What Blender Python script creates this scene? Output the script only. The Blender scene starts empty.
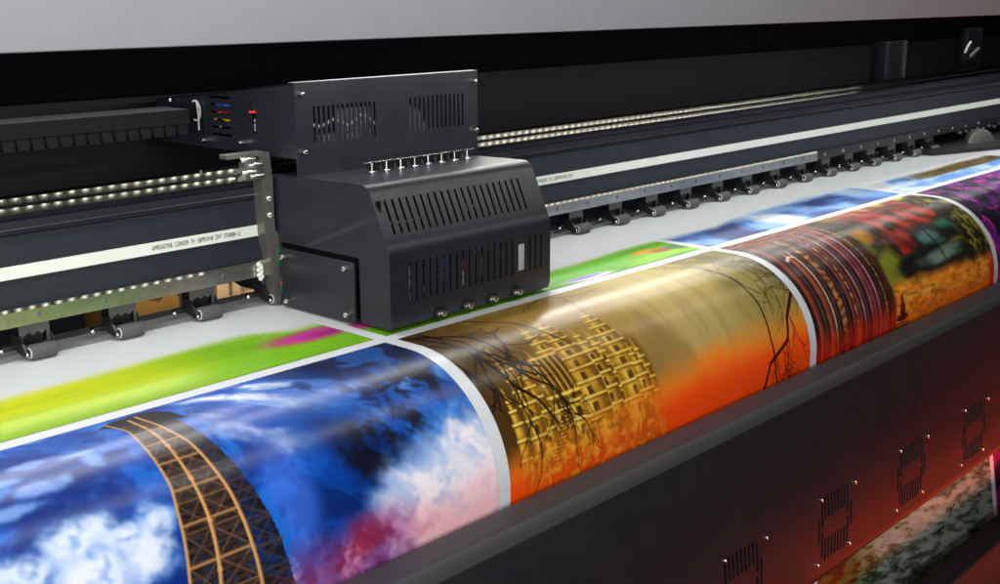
import bpy, bmesh, math, random
import numpy as np
from mathutils import Vector, Matrix
random.seed(4)
S = bpy.context.scene
C = S.collection
PI = math.pi

# ------------------------------------------------------------------ helpers
def lin(c):
    c = np.asarray(c, dtype=float) / 255.0
    return np.where(c <= 0.04045, c / 12.92, ((c + 0.055) / 1.055) ** 2.4)
def lc(r, g, b): return (*[float(v) for v in lin((r, g, b))], 1)

MATS = {}
def mat(name, col, rough=0.5, metal=0.0, spec=0.5, var=0.06, scale=60, bump=0.0, bscale=300, aniso=0.0, emit=None, estr=0.0, rvar=0.06):
    """principled surface with a little procedural unevenness of colour, gloss and relief"""
    if name in MATS: return MATS[name]
    m = bpy.data.materials.new(name); m.use_nodes = True
    nt = m.node_tree; b = nt.nodes['Principled BSDF']; L = nt.links
    tc = nt.nodes.new('ShaderNodeTexCoord')
    n = nt.nodes.new('ShaderNodeTexNoise'); n.inputs['Scale'].default_value = scale; n.inputs['Detail'].default_value = 5
    L.new(tc.outputs['Object'], n.inputs['Vector'])
    mx = nt.nodes.new('ShaderNodeMix'); mx.data_type = 'RGBA'
    mx.inputs[6].default_value = (*[v * (1 - var * 2) for v in col[:3]], 1)
    mx.inputs[7].default_value = (*[min(1, v * (1 + var * 2)) for v in col[:3]], 1)
    L.new(n.outputs['Fac'], mx.inputs[0]); L.new(mx.outputs[2], b.inputs['Base Color'])
    mr = nt.nodes.new('ShaderNodeMapRange'); mr.inputs[3].default_value = max(0.02, rough - rvar); mr.inputs[4].default_value = min(1, rough + rvar)
    n2 = nt.nodes.new('ShaderNodeTexNoise'); n2.inputs['Scale'].default_value = scale * 0.23; n2.inputs['Detail'].default_value = 4
    L.new(tc.outputs['Object'], n2.inputs['Vector']); L.new(n2.outputs['Fac'], mr.inputs[0]); L.new(mr.outputs[0], b.inputs['Roughness'])
    b.inputs['Metallic'].default_value = metal
    b.inputs['Specular IOR Level'].default_value = spec
    b.inputs['Anisotropic'].default_value = aniso
    if bump:
        n3 = nt.nodes.new('ShaderNodeTexNoise'); n3.inputs['Scale'].default_value = bscale; n3.inputs['Detail'].default_value = 3
        L.new(tc.outputs['Object'], n3.inputs['Vector'])
        bp = nt.nodes.new('ShaderNodeBump'); bp.inputs['Strength'].default_value = bump; bp.inputs['Distance'].default_value = 0.001
        L.new(n3.outputs['Fac'], bp.inputs['Height']); L.new(bp.outputs['Normal'], b.inputs['Normal'])
    if emit:
        b.inputs['Emission Color'].default_value = emit; b.inputs['Emission Strength'].default_value = estr
    MATS[name] = m
    return m

class MB:
    def __init__(self): self.bm = bmesh.new()
    def box(self, x0, x1, y0, y1, z0, z1, bev=0.0, seg=2):
        t = bmesh.new()
        bmesh.ops.create_cube(t, size=1.0)
        for v in t.verts:
            v.co = Vector(((x0 + x1) / 2 + v.co.x * (x1 - x0), (y0 + y1) / 2 + v.co.y * (y1 - y0), (z0 + z1) / 2 + v.co.z * (z1 - z0)))
        if bev: bmesh.ops.bevel(t, geom=t.edges[:], offset=bev, segments=seg, affect='EDGES', profile=0.5)
        return self._merge(t)
    def _merge(self, t):
        me = bpy.data.meshes.new('tmp'); t.to_mesh(me); t.free(); self.bm.from_mesh(me); bpy.data.meshes.remove(me); return self
    def cyl(self, p, q, r, r2=None, n=20, bev=0.0):
        p = Vector(p); q = Vector(q); d = q - p
        t = bmesh.new()
        bmesh.ops.create_cone(t, cap_ends=True, segments=n, radius1=r, radius2=r if r2 is None else r2, depth=d.length)
        if bev:
            es = [e for e in t.edges if len([f for f in e.link_faces if len(f.verts) > 4]) == 1]
            bmesh.ops.bevel(t, geom=es, offset=bev, segments=2, affect='EDGES', profile=0.5)
        M = Matrix.Translation((p + q) / 2) @ d.to_track_quat('Z', 'Y').to_matrix().to_4x4()
        bmesh.ops.transform(t, matrix=M, verts=t.verts)
        return self._merge(t)
    def ball(self, c, r, sz=1.0, sub=2):
        t = bmesh.new(); bmesh.ops.create_icosphere(t, subdivisions=sub, radius=r)
        for v in t.verts: v.co = Vector(c) + Vector((v.co.x, v.co.y, v.co.z * sz))
        return self._merge(t)
    def tube(self, pts, r, n=8):
        pts = [Vector(p) for p in pts]; rings = []
        for i, p in enumerate(pts):
            d = (pts[min(i + 1, len(pts) - 1)] - pts[max(i - 1, 0)]).normalized()
            a = d.orthogonal().normalized() if i == 0 else (pa - d * pa.dot(d)).normalized()
            pa = a; b = d.cross(a)
            rings.append([self.bm.verts.new(p + (a * math.cos(2 * PI * k / n) + b * math.sin(2 * PI * k / n)) * r) for k in range(n)])
        for A, B in zip(rings, rings[1:]):
            for k in range(n): self.bm.faces.new((A[k], A[(k + 1) % n], B[(k + 1) % n], B[k]))
        self.bm.faces.new(rings[0][::-1]); self.bm.faces.new(rings[-1])
        return self
    def prism(self, prof, a, b, axis='x'):
        """closed outline prof extruded between a and b along an axis"""
        def P(t, u, v): return {'x': (t, u, v), 'y': (u, t, v), 'z': (u, v, t)}[axis]
        A = [self.bm.verts.new(P(a, *p)) for p in prof]; B = [self.bm.verts.new(P(b, *p)) for p in prof]
        n = len(prof)
        for k in range(n): self.bm.faces.new((A[k], A[(k + 1) % n], B[(k + 1) % n], B[k]))
        self.bm.faces.new(A[::-1]); self.bm.faces.new(B)
        return self
    def sheet(self, us, vs, fn, holes=(), th=0.0):
        """sheet of quads us x vs placed by fn(u,v); holes = (u0,u1,v0,v1); fn(u,v,d) steps d behind the face"""
        us = sorted(set([round(u, 5) for u in us] + [round(h[k], 5) for h in holes for k in (0, 1)]))
        vs = sorted(set([round(v, 5) for v in vs] + [round(h[k], 5) for h in holes for k in (2, 3)]))
        H = np.zeros((len(us) - 1, len(vs) - 1), bool)
        uc = np.array([(a + b) / 2 for a, b in zip(us, us[1:])]); vc = np.array([(a + b) / 2 for a, b in zip(vs, vs[1:])])
        for h in holes:
            H |= ((uc > h[0]) & (uc < h[1]))[:, None] & ((vc > h[2]) & (vc < h[3]))[None, :]
        F = {}
        def V(i, j, d):
            k = (i, j, d)
            if k not in F: F[k] = self.bm.verts.new(fn(us[i], vs[j], th * d))
            return F[k]
        nu, nv = H.shape
        for i in range(nu):
            for j in range(nv):
                if H[i, j]: continue
                self.bm.faces.new((V(i, j, 0), V(i + 1, j, 0), V(i + 1, j + 1, 0), V(i, j + 1, 0)))
                if th:
                    self.bm.faces.new((V(i, j, 1), V(i, j + 1, 1), V(i + 1, j + 1, 1), V(i + 1, j, 1)))
                    for di, dj, e0, e1 in ((-1, 0, (i, j), (i, j + 1)), (1, 0, (i + 1, j), (i + 1, j + 1)), (0, -1, (i, j), (i + 1, j)), (0, 1, (i, j + 1), (i + 1, j + 1))):
                        ii, jj = i + di, j + dj
                        if not (0 <= ii < nu and 0 <= jj < nv) or H[ii, jj]:
                            self.bm.faces.new((V(*e0, 0), V(*e1, 0), V(*e1, 1), V(*e0, 1)))
        return self
    def build(self, name, m, parent=None, smooth=30, label=None):
        bmesh.ops.recalc_face_normals(self.bm, faces=self.bm.faces[:])
        me = bpy.data.meshes.new(name); self.bm.to_mesh(me); self.bm.free()
        me.materials.append(m)
        if smooth:
            for p in me.polygons: p.use_smooth = True
            try: me.set_sharp_from_angle(angle=math.radians(smooth))
            except Exception: pass
        o = bpy.data.objects.new(name, me); C.objects.link(o)
        if parent: put(o, parent)
        if label: o['label'] = label
        return o
def put(o, parent):
    # geometry is written in world coordinates: keep it there whatever the parent's place
    o.parent = parent
    o.matrix_parent_inverse = Matrix.Translation(-Vector(parent.location)) if parent.type == 'EMPTY' else Matrix.Identity(4)
def thing(name, loc, label, cat, group=None):
    o = bpy.data.objects.new(name, None); C.objects.link(o); o.location = loc
    o.empty_display_size = 0.1
    o['label'] = label; o['category'] = cat
    if group: o['group'] = group
    return o
def frange(a, b, n): return [a + (b - a) * k / n for k in range(n + 1)]

# ------------------------------------------------------------------ materials
M_coat = mat('charcoal_powder_coat', lc(28, 30, 38), 0.40, 0, 0.5, 0.10, 45, 0.10, 900, rvar=0.12)
M_beam = mat('black_anodised_beam', lc(34, 36, 46), 0.45, 0, 0.4, 0.05, 30, 0.05, 500)
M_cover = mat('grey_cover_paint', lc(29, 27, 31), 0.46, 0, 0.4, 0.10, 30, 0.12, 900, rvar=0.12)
M_flange_sheen = mat('flange_painted_sheen', lc(54, 53, 56), 0.45, 0, 0.5, 0.05, 40, 0.10, 900)  # cover paint made lighter, in place of sheen on its top
M_lid = mat('pale_lid_paint', lc(146, 146, 150), 0.45, 0, 0.45, 0.03, 20, 0.05, 700)
M_black = mat('matt_black', lc(16, 16, 18), 0.7, 0, 0.25, 0.1, 40)
M_rear = mat('rear_panel_paint', lc(18, 19, 21), 0.6, 0, 0.35, 0.06, 12)
M_black2 = mat('beam_top_shade', lc(11, 12, 17), 0.7, 0, 0.06, 0.1, 20)
M_inside = mat('inside_black', lc(9, 9, 11), 0.9, 0, 0.1)
M_chrome = mat('polished_rail_steel', (0.50, 0.50, 0.45, 1), 0.06, 1.0, 0.5, 0.05, 60, rvar=0.02)
M_brushed = mat('brushed_guide_steel', (0.50, 0.49, 0.45, 1), 0.30, 1.0, 0.5, 0.14, 70, 0.08, 400)
M_screw = mat('bright_screw_steel', (0.80, 0.79, 0.76, 1), 0.22, 1.0, 0.5, 0.05, 200)
M_strip = mat('pale_guide_tape', lc(206, 211, 205), 0.5, 0, 0.4, 0.03, 30)
M_ink = mat('black_tape_ink', lc(40, 42, 46), 0.7)
M_rubber = mat('roller_rubber', lc(78, 77, 80), 0.65, 0, 0.3, 0.12, 500, 0.4, 1500)
M_ring = mat('roller_end_ring', lc(190, 190, 190), 0.4)
M_arm = mat('black_arm_plastic', lc(24, 24, 27), 0.4, 0, 0.5, 0.1, 100)
M_bracket = mat('dull_bracket_steel', lc(96, 98, 96), 0.45, 0.6, 0.5, 0.1, 120)
M_plate = mat('mounting_plate_alloy', lc(118, 116, 112), 0.4, 0.7, 0.5, 0.08, 80)
M_white = mat('white_plastic', lc(222, 222, 216), 0.5)
M_label = mat('grey_label_plastic', lc(150, 154, 160), 0.5)
M_pcb = mat('green_circuit_board', lc(16, 104, 62), 0.5, 0, 0.5, 0.25, 300)
M_red = mat('red_plug_plastic', lc(214, 26, 40), 0.4)
M_redlens = mat('lit_red_indicator', lc(220, 20, 20), 0.4, emit=(1, 0.03, 0.02, 1), estr=1.2)
M_greenp = mat('dark_green_plastic', lc(14, 74, 40), 0.4)
M_blue = mat('blue_cable_sheath', lc(26, 92, 190), 0.45)
M_yellow = mat('yellow_cable_sheath', lc(206, 178, 40), 0.45)
M_redc = mat('red_cable_sheath', lc(200, 34, 40), 0.45)
M_chain = mat('chain_plastic', lc(24, 24, 25), 0.6, 0, 0.15, 0.15, 150, 0.2, 600)
M_card = mat('brown_cardboard', lc(160, 118, 58), 0.85, 0, 0.2, 0.12, 25, 0.2, 200)
M_card2 = mat('tan_cardboard', lc(222, 184, 140), 0.85, 0, 0.2, 0.08, 25, 0.2, 200)
M_copper = mat('copper_rod', lc(170, 120, 90), 0.35, 0.8)
M_platen = mat('platen_alloy', lc(120, 120, 124), 0.4, 0.5)
M_floor = mat('dark_workshop_floor', lc(70, 70, 72), 0.6, 0, 0.3, 0.1, 5)
M_led = mat('led_bead', lc(255, 255, 250), 0.5, emit=(1, 0.98, 0.86, 1), estr=6.0)

# ------------------------------------------------------------------ printer frame
PR = thing('large_format_printer', (1.6, 1.6, -1.15), 'large black and grey printer frame with rails, raised lid and rounded front cover', 'printer')
XL, XR = -0.6, 4.7

# media path: profile by arc length s (0 at the white line between the two picture rows)
YC, ZC, RR, Y0 = 1.233, -0.178, 0.178, 1.29
FL = Y0 - YC; ARC = RR * PI / 2; VER = 0.272
def path(s, off=0.0):
    if s < FL: return (Y0 - s, off)
    if s < FL + ARC:
        t = (s - FL) / RR
        return (YC - (RR + off) * math.sin(t), ZC + (RR + off) * math.cos(t))
    if s < FL + ARC + VER: return (YC - RR - off, ZC - (s - FL - ARC))
    q = s - FL - ARC - VER
    return (YC - RR - off - 0.165 * q, ZC - VER - q * 0.986)

# platen under the media (stops short of it by 2 mm)
b = MB()
prof = [(1.68, -0.002), (1.30, -0.002), (1.233, -0.002)]
prof += [(YC - (RR - .002) * math.sin(t), ZC + (RR - .002) * math.cos(t)) for t in frange(0.1, PI / 2, 14)]
prof += [(1.059, -0.40), (1.09, -0.40), (1.10, -0.22), (1.25, -0.06), (1.68, -0.05)]
b.prism(prof, XL, XR); b.build('platen', M_platen, PR)

# beam
b = MB()
b.prism([(1.600, 0.052), (1.600, 0.178), (1.606, 0.180), (1.606, 0.186), (1.600, 0.188), (1.600, 0.1985), (1.609, 0.2005), (1.609, 0.212), (1.612, 0.222), (1.88, 0.178), (1.88, 0.09), (1.70, 0.052)], XL, XR)
beam = b.build('beam', M_beam, PR, label='black cross beam with grooves behind the print carriage')
b = MB(); b.prism([(1.613, 0.2224), (1.879, 0.1788), (1.879, 0.1805), (1.613, 0.2241)], XL, XR); b.build('top_shade_sheet', M_black2, beam, smooth=0)  # black sheet added over the beam top to paint in its shade
b = MB(); b.prism([(1.5985, 0.1862), (1.5985, 0.1882), (1.604, 0.1882), (1.604, 0.1862)], XL, XR)
b.build('groove_lip', M_brushed, beam)
b = MB(); b.box(XL, XR, 1.5975, 1.5998, 0.1185, 0.1365)
b.build('guide_tape', M_strip, beam, smooth=0, label='pale tape with black lettering along the beam')
def lettering(txt, x0, x1, z, h):
    cu = bpy.data.curves.new('lettering', 'FONT'); cu.body = txt; cu.size = 1; cu.extrude = 0
    o = bpy.data.objects.new('t', cu); C.objects.link(o)
    dg = bpy.context.evaluated_depsgraph_get(); me = bpy.data.meshes.new_from_object(o.evaluated_get(dg))
    bpy.data.objects.remove(o); bpy.data.curves.remove(cu)
    xs = [v.co.x for v in me.vertices]; ys = [v.co.y for v in me.vertices]
    a, c, e, f = min(xs), max(xs), min(ys), max(ys)
    for v in me.vertices:
        v.co = Vector((x0 + (v.co.x - a) / (c - a) * (x1 - x0), 1.5968, z + (v.co.y - e) / (f - e) * h))
    me.materials.append(M_ink); me.name = 'lettering'
    o = bpy.data.objects.new('lettering', me); C.objects.link(o); put(o, beam)
lettering('#/MEGADYNE  CONDOR  TH  150PPS-9140  ZWT  STE40084  LL', 0.955, 1.117, 0.1237, 0.0082)
lettering('#/MEGADYNE  CONDOR  TH  150PPS-9140  ZWT', 1.79, 1.965, 0.1237, 0.0080)

# upper linear rail: two polished facets that mirror the LED strip, tilted like the photo's by a hair
LEDY, LEDZ = 1.15, 0.4705
def mirror_tilt(y, z):
    # tilt (from upright) of a facet that throws the LED strip's reflection out towards the front
    a = Vector((-y, 0.5 - z)).normalized(); c = Vector((LEDY - y, LEDZ - z)).normalized(); h = a + c
    return math.atan2(h.y, -h.x)
def rail_prof(y, z):
    def facet(yb, zb, w):
        t = mirror_tilt(yb + 0.0013, zb + w / 2); return [(yb, zb), (yb + math.sin(t) * w, zb + math.cos(t) * w)]
    return [(y + 0.006, z - 0.0135)] + facet(y, z - 0.0105, 0.0085) + [(y + 0.009, z - 0.0016), (y + 0.009, z + 0.0012)] + facet(y + 0.001, z + 0.0022, 0.0085) + [(y + 0.026, z + 0.0112), (y + 0.026, z - 0.0135)]
b = MB()
P = rail_prof(1.582, 0.2265)
n = len(P); prev = None
for x in (XL, XR):
    ring = [b.bm.verts.new((x, y, z + (x - 1.5) * 0.0055)) for y, z in P]
    if prev:
        for k in range(n): b.bm.faces.new((prev[k], prev[(k + 1) % n], ring[(k + 1) % n], ring[k]))
        b.bm.faces.new(prev[::-1]); b.bm.faces.new(ring)
    prev = ring
rail = b.build('linear_rail', M_chrome, PR, smooth=0, label='polished twin track rail with rows of light points')

# lower guide strip
b = MB()
t = mirror_tilt(1.590, 0.075)
b.prism([(1.588, 0.0525), (1.588, 0.0545), (1.5895, 0.0545), (1.5895, 0.0735), (1.5985, 0.0735), (1.5985, 0.0525)], XL, 3.02)
guide = b.build('guide_strip', M_brushed, PR, smooth=0, label='brushed steel guide strip above the pinch rollers')
b = MB(); b.prism([(1.5894, 0.0736), (1.5894 + 0.0052 * math.sin(t), 0.0736 + 0.0052 * math.cos(t)), (1.5985, 0.0786), (1.5985, 0.0736)], XL, 3.02); b.build('polished_edge', M_chrome, guide, smooth=0)
for k, x in enumerate(frange(0.66, 2.94, 22)):
    MB().cyl((x, 1.5900, 0.0645), (x, 1.5883, 0.0645), 0.0042, n=16, bev=0.0006).build('bolt', M_plate, guide)
b = MB(); b.box(3.02, XR, 1.590, 1.5985, 0.0535, 0.0765)
gd = b.build('guide_rail', M_arm, PR, label='black end of the guide strip with small bolts')
for x in frange(3.06, 4.15, 10): MB().cyl((x, 1.5898, 0.0655), (x, 1.587, 0.0655), 0.0045, n=12, bev=0.0008).build('bolt', M_brushed, gd)
for x in frange(3.3, 4.5, 9):
    pass

# pinch rollers
def rnd_bracket(x):
    # hanging plate with a W shaped notch at its lower edge
    z1, z0 = 0.0515, 0.012
    o = [(x - 0.024, z1), (x - 0.024, z0), (x - 0.0195, z0), (x - 0.0195, 0.031), (x - 0.010, 0.036), (x - 0.004, 0.031), (x + 0.003, 0.036), (x + 0.009, 0.031), (x + 0.0165, 0.037), (x + 0.0165, z0), (x + 0.021, z0), (x + 0.021, z1)]
    return o
rolls = [0.485 + .14 * k for k in range(6)] + [1.85 + .1395 * k for k in range(15)]
for i, x in enumerate(rolls):
    b = MB(); b.prism([(u, v) for u, v in rnd_bracket(x)], 1.606, 1.609, 'y')
    u = b.build('pinch_roller', M_bracket, PR, smooth=0)
    b = MB(); b.box(x - 0.019, x + 0.016, 1.612, 1.64, 0.016, 0.050, 0.002)
    b.prism([(1.625, 0.035), (1.604, 0.033), (1.592, 0.020), (1.5855, 0.0135), (1.5855, 0.008), (1.592, 0.006), (1.61, 0.010), (1.625, 0.018)], x - 0.0275, x - 0.0230)
    b.prism([(1.625, 0.035), (1.604, 0.032), (1.592, 0.014), (1.590, 0.006), (1.61, 0.010), (1.625, 0.018)], x + 0.0210, x + 0.0225)
    b.box(x - 0.05, x - 0.018, 1.613, 1.622, 0.012, 0.0201, 0.001)
    b.build('arm', M_arm, u)
    b = MB(); b.cyl((x - 0.020, 1.588, 0.0115), (x + 0.017, 1.588, 0.0115), 0.0113, n=28, bev=0.0015)
    b.build('roller', M_rubber, u)
    b = MB()
    b.cyl((x - 0.0215, 1.588, 0.0115), (x - 0.0199, 1.588, 0.0115), 0.0078, n=24)
    b.build('end_ring', M_ring, u)
    MB().cyl((x - 0.0228, 1.588, 0.0115), (x - 0.0212, 1.588, 0.0115), 0.0060, n=20).build('hub', M_arm, u)
    MB().ball((x - 0.0245, 1.586, 0.0100), 0.0028).build('axle_bolt', M_screw, u); MB().ball((x - 0.050, 1.612, 0.016), 0.0042).build('pivot_bolt', M_screw, u)

# rear panel, ledge and pillars
MB().box(XL, 6.2, 2.0205, 2.04, 0.10, 0.779).build('back_sheet', M_inside, PR, smooth=0)  # shadow on the upper rear wall is put into this black colour
b = MB(); b.box(XL, 6.2, 1.985, 2.02, 0.10, 0.322, 0.003)
rp = b.build('rear_panel', M_rear, PR, label='dark rear panel of the printer under the lid')
b = MB(); b.box(4.14, 4.25, 1.93, 1.985, 0.15, 0.33, 0.004); b.build('pillar', M_coat, rp)
b = MB(); b.box(4.32, 4.335, 1.945, 1.985, 0.15, 0.33, 0.002); b.build('pillar', M_bracket, rp)
b = MB(); b.box(4.90, 5.06, 1.95, 1.985, 0.22, 0.36, 0.004); b.build('pillar', M_coat, rp)
MB().tube([(4.86, 1.94, 0.262), (4.88, 1.94, 0.285), (4.91, 1.94, 0.305)], 0.008).build('clip', M_plate, rp)
MB().tube([(4.89, 1.935, 0.245), (4.94, 1.935, 0.262), (4.98, 1.935, 0.277)], 0.009).build('clip', M_plate, rp)

# lid
b = MB()
b.prism([(1.004, 0.4535), (1.000, 0.4545), (1.0005, 0.4575), (1.010, 0.50), (1.035, 0.56), (1.10, 0.66), (1.25, 0.74), (2.04, 0.80), (2.04, 0.79), (1.26, 0.73), (1.11, 0.65), (1.045, 0.555), (1.018, 0.50), (1.008, 0.462), (1.030, 0.4600), (1.030, 0.4575)], XL, 6.2)
bl = MB(); bl.prism([(1.012, 0.466), (1.022, 0.50), (1.05, 0.553), (1.114, 0.646), (1.262, 0.726), (2.015, 0.785), (2.015, 0.780), (1.264, 0.721), (1.118, 0.642), (1.054, 0.550), (1.026, 0.499), (1.016, 0.466)], XL, 6.2)
lid = b.build('lid', M_lid, PR, label='pale grey raised lid along the top')
bl.build('lid_bounce_blocker', M_inside, PR, smooth=0)  # unseen black liner added to stop light bouncing off the pale lid

# LED strips
def led_strip(y, z, tilt, x0, x1, step, r):
    d = Vector((0, -math.sin(tilt), -math.cos(tilt)))
    b = MB(); b.box(x0, x1, y - 0.006, y + 0.006, z + 0.003, z + 0.006)
    o = b.build('led_strip', M_black, PR, smooth=0)
    b = MB()
    x = x0 + 0.01
    while x < x1:
        b.box(x - r, x + r, y - r, y + r, z - 0.001, z + 0.0025); x += step
    e = b.build('led_beads', M_led, o, smooth=0); e['kind'] = 'stuff'
    return o
led_strip(1.15, 0.470, 0, 0.1, 4.2, 0.027, 0.0022)

# front cover: lip, flat painted paler for sheen, rounded shoulder, front that turns down to vertical, lower return
def cover_prof():
    p = [(1.0455, -0.240), (1.0440, -0.194), (1.0415, -0.1915), (1.036, -0.1910), (1.022, -0.1925), (1.012, -0.1940)]
    for t in frange(0.06, 1, 12):     # shoulder
        a = t * math.radians(64); p.append((1.012 - 0.036 * math.sin(a), -0.1940 - 0.036 * (1 - math.cos(a))))
    y, z = p[-1]
    for k in range(24):
        ang = 64 + (89 - 64) * ((k + 1) / 24) ** 0.7
        y -= 0.0115 * math.cos(math.radians(ang)); z -= 0.0115 * math.sin(math.radians(ang)); p.append((y, z))
    z0 = p[-1][1]
    for k in range(1, 6): p.append((p[-1][0] - 0.0002, z0 + (-0.536 - z0) * k / 5))
    y, z = p[-1]
    p += [(y + 0.003, z - 0.006), (y + 0.012, z - 0.010), (y + 0.09, z - 0.012)]
    return p
CP = cover_prof()
cl = [0.0]
for p, q in zip(CP, CP[1:]): cl.append(cl[-1] + math.hypot(q[0] - p[0], q[1] - p[1]))
def cov(s, d=0.0):
    s = min(max(s, 0), cl[-1]); k = max(i for i in range(len(cl)) if cl[i] <= s + 1e-9); k = min(k, len(cl) - 2)
    t = (s - cl[k]) / (cl[k + 1] - cl[k]); y = CP[k][0] + t * (CP[k + 1][0] - CP[k][0]); z = CP[k][1] + t * (CP[k + 1][1] - CP[k][1])
    ty, tz = CP[k + 1][0] - CP[k][0], CP[k + 1][1] - CP[k][1]; L = math.hypot(ty, tz)
    # inner side is to the right of the running direction
    return (y - tz / L * d, z + ty / L * d)
# arc length of the vents
def s_at_z(z):
    for i in range(6, len(CP) - 1):
        if CP[i][1] >= z >= CP[i + 1][1]: return cl[i] + (cl[i + 1] - cl[i]) * (CP[i][1] - z) / (CP[i][1] - CP[i + 1][1])
VX = [1.274, 1.597, 1.919, 2.243, 2.566, 2.888, 3.21]
vs0, vs1 = s_at_z(-0.384), s_at_z(-0.506)
holes = []
for vx in VX:
    w, n = 0.122, 11
    for c in range(n):
        x = vx - w / 2 + w * c / (n - 1)
        segs = {0: [(.30, .70)], 10: [(.30, .70)], 1: [(.05, .47), (.53, .95)], 9: [(.05, .47), (.53, .95)]}.get(c, [(0, .34), (.66, 1)])
        for a, e in segs:
            holes.append((x - 0.0038, x + 0.0038, vs0 + (vs1 - vs0) * a, vs0 + (vs1 - vs0) * e))
ks = 17   # the top flange and half the shoulder are painted lighter to stand for sheen, the front below is black
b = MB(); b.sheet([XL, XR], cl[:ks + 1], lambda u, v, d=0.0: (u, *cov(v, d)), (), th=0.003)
b.build('cover_flange', M_flange_sheen, PR, smooth=40, label='flange along the top edge of the front cover, its sheen painted in as lighter grey')
b = MB()
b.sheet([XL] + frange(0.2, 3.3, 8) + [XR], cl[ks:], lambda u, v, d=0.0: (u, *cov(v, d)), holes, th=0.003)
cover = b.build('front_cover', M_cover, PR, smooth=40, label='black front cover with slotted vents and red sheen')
for vx in VX:
    for dx, z in ((-0.049, -0.387), (0.080, -0.392), (-0.062, -0.508), (0.060, -0.507)):
        y, z = cov(s_at_z(z)); MB().cyl((vx + dx, y + 0.001, z), (vx + dx, y - 0.003, z), 0.0035, n=12, bev=0.001).build('screw', M_screw, cover)
b = MB(); b.box(XL, XR, 0.99, 1.0, -0.52, -0.30); b.build('inner_shield', M_inside, PR)
# lower bar under the cover
b = MB(); b.box(XL, XR, 0.90, 0.965, -0.90, -0.757, 0.010, 3)
b.build('take_up_bar', M_black, PR, label='dark lower bar below the hanging print')

# right hand end housing and knob
b = MB(); b.prism([(3.70, 1.62), (3.70, 1.553), (4.03, 1.447), (4.75, 1.40), (4.75, 2.0), (3.70, 2.0)], 0.001, 0.0155, 'z')
b.build('end_plate', M_arm, PR, smooth=0)
b = MB(); b.cyl((4.03, 1.545, 0.014), (4.00, 1.515, 0.016), 0.047, n=40, bev=0.010); b.build('hand_knob', M_bracket, PR)
for k in range(10):
    x = 4.0 + 0.05 * k; MB().cyl((x, 1.600, 0.045 + 0.012 * math.sin(k * 3.1)), (x, 1.585, 0.045 + 0.012 * math.sin(k * 3.1)), 0.006, n=14, bev=0.001).build('end_bolt', M_bracket, PR)
b = MB(); b.tube([(XL, 1.70, -0.016), (0.84, 1.70, -0.016), (1.3, 1.70, -0.012), (3.6, 1.70, -0.012)], 0.004); b.build('tie_rod', M_copper, PR)

# ------------------------------------------------------------------ carriage
CA = thing('print_carriage', (1.37, 1.5, 0.006), 'charcoal print head carriage box with vent slots riding above the white paper', 'print carriage')
x0, x1 = 1.178, 1.589
# upper housing walls
b = MB()
sideholes = [(1.694, 1.752, 0.3325 - 0.0125 * k, 0.3365 - 0.0125 * k) for k in range(6)] + [(1.6255, 1.6355, 0.281, 0.331)]
top = lambda y: 0.3655 - 0.115 * max(0, y - 1.53)
b.sheet([1.5199, 1.5335, 1.80, 1.92], [0.2475, 0.366], lambda u, v, d=0: (x0 + d, u, min(v, top(u))), sideholes, th=0.002)
b.sheet([1.534, 1.92], [x0, x1], lambda u, v, d=0: (v, u, top(u) - d + 0.0006), (), th=0.002)
b.prism([(1.521, 0.2475), (1.521, 0.3635), (1.90, 0.3215), (1.90, 0.2475)], x1 - 0.002, x1); b.box(x0 + 0.0025, x1 - 0.0025, 1.90, 1.902, 0.2475, 0.3205)
b.box(x0 + 0.0025, x1 - 0.0025, 1.70, 1.899, 0.2480, 0.2500)
uh = b.build('upper_housing', M_coat, CA, smooth=0)
b = MB()
b.box(x0 + 0.004, x1 - 0.004, 1.66, 1.664, 0.252, 0.347)
b.box(x0 + 0.03, x0 + 0.034, 1.54, 1.90, 0.252, 0.319)
b.build('inner_wall', M_inside, uh)
# front plate with two vent groups
vh = [(1.2115 + 0.00985 * k, 1.2160 + 0.00985 * k, 0.2715, 0.3285) for k in range(14)]
vh += [(1.4220 + 0.0106 * k, 1.4264 + 0.0106 * k, 0.2725, 0.3295) for k in range(13)]
b = MB()
b.sheet([x0 - 0.002, x1 + 0.001], [0.2192, 0.3675], lambda u, v, d=0: (u, 1.5176 + d, v), vh, th=0.002)
b.box(x0 - 0.002, x1 + 0.001, 1.5197, 1.5335, 0.3662, 0.3677)
fp = b.build('front_plate', M_coat, CA, smooth=0, label='charcoal front plate with two groups of upright slots')
for x, z in ((1.1872, 0.3499), (1.1882, 0.2588), (1.5789, 0.3491), (1.5803, 0.261)):
    MB().cyl((x, 1.5174, z), (x, 1.5085, z), 0.0038, n=16, bev=0.001).build('screw', M_screw, fp)
# electronics seen through the slots
b = MB(); b.box(1.20, 1.57, 1.585, 1.588, 0.254, 0.352); b.build('circuit_board', M_black, CA, smooth=0)
b = MB()
for k in range(9): b.box(1.236 + 0.012 * k, 1.243 + 0.012 * k, 1.526, 1.549, 0.262, 0.281, 0.001)
b.box(1.236, 1.340, 1.546, 1.551, 0.262, 0.279)
b.box(1.285, 1.36, 1.546, 1.552, 0.275, 0.318)
b.build('connector_block', M_label, CA, smooth=0); b = MB(); b.prism([(1.42, 0.262), (1.476, 0.262), (1.45, 0.305), (1.42, 0.318)], 1.524, 1.528, 'y')
b.build('connector_block', M_label, CA, smooth=0)
b = MB()
b.tube([(1.21, 1.525, 0.30), (1.23, 1.524, 0.295), (1.26, 1.526, 0.305), (1.29, 1.525, 0.292), (1.32, 1.525, 0.31), (1.35, 1.526, 0.29)], 0.003)
b.tube([(1.31, 1.530, 0.285), (1.325, 1.525, 0.30), (1.34, 1.530, 0.28)], 0.002)
b.build('cable', M_white, CA)
def cable(m, pts, r=0.003): MB().tube(pts, r).build('cable', m, CA)
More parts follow.
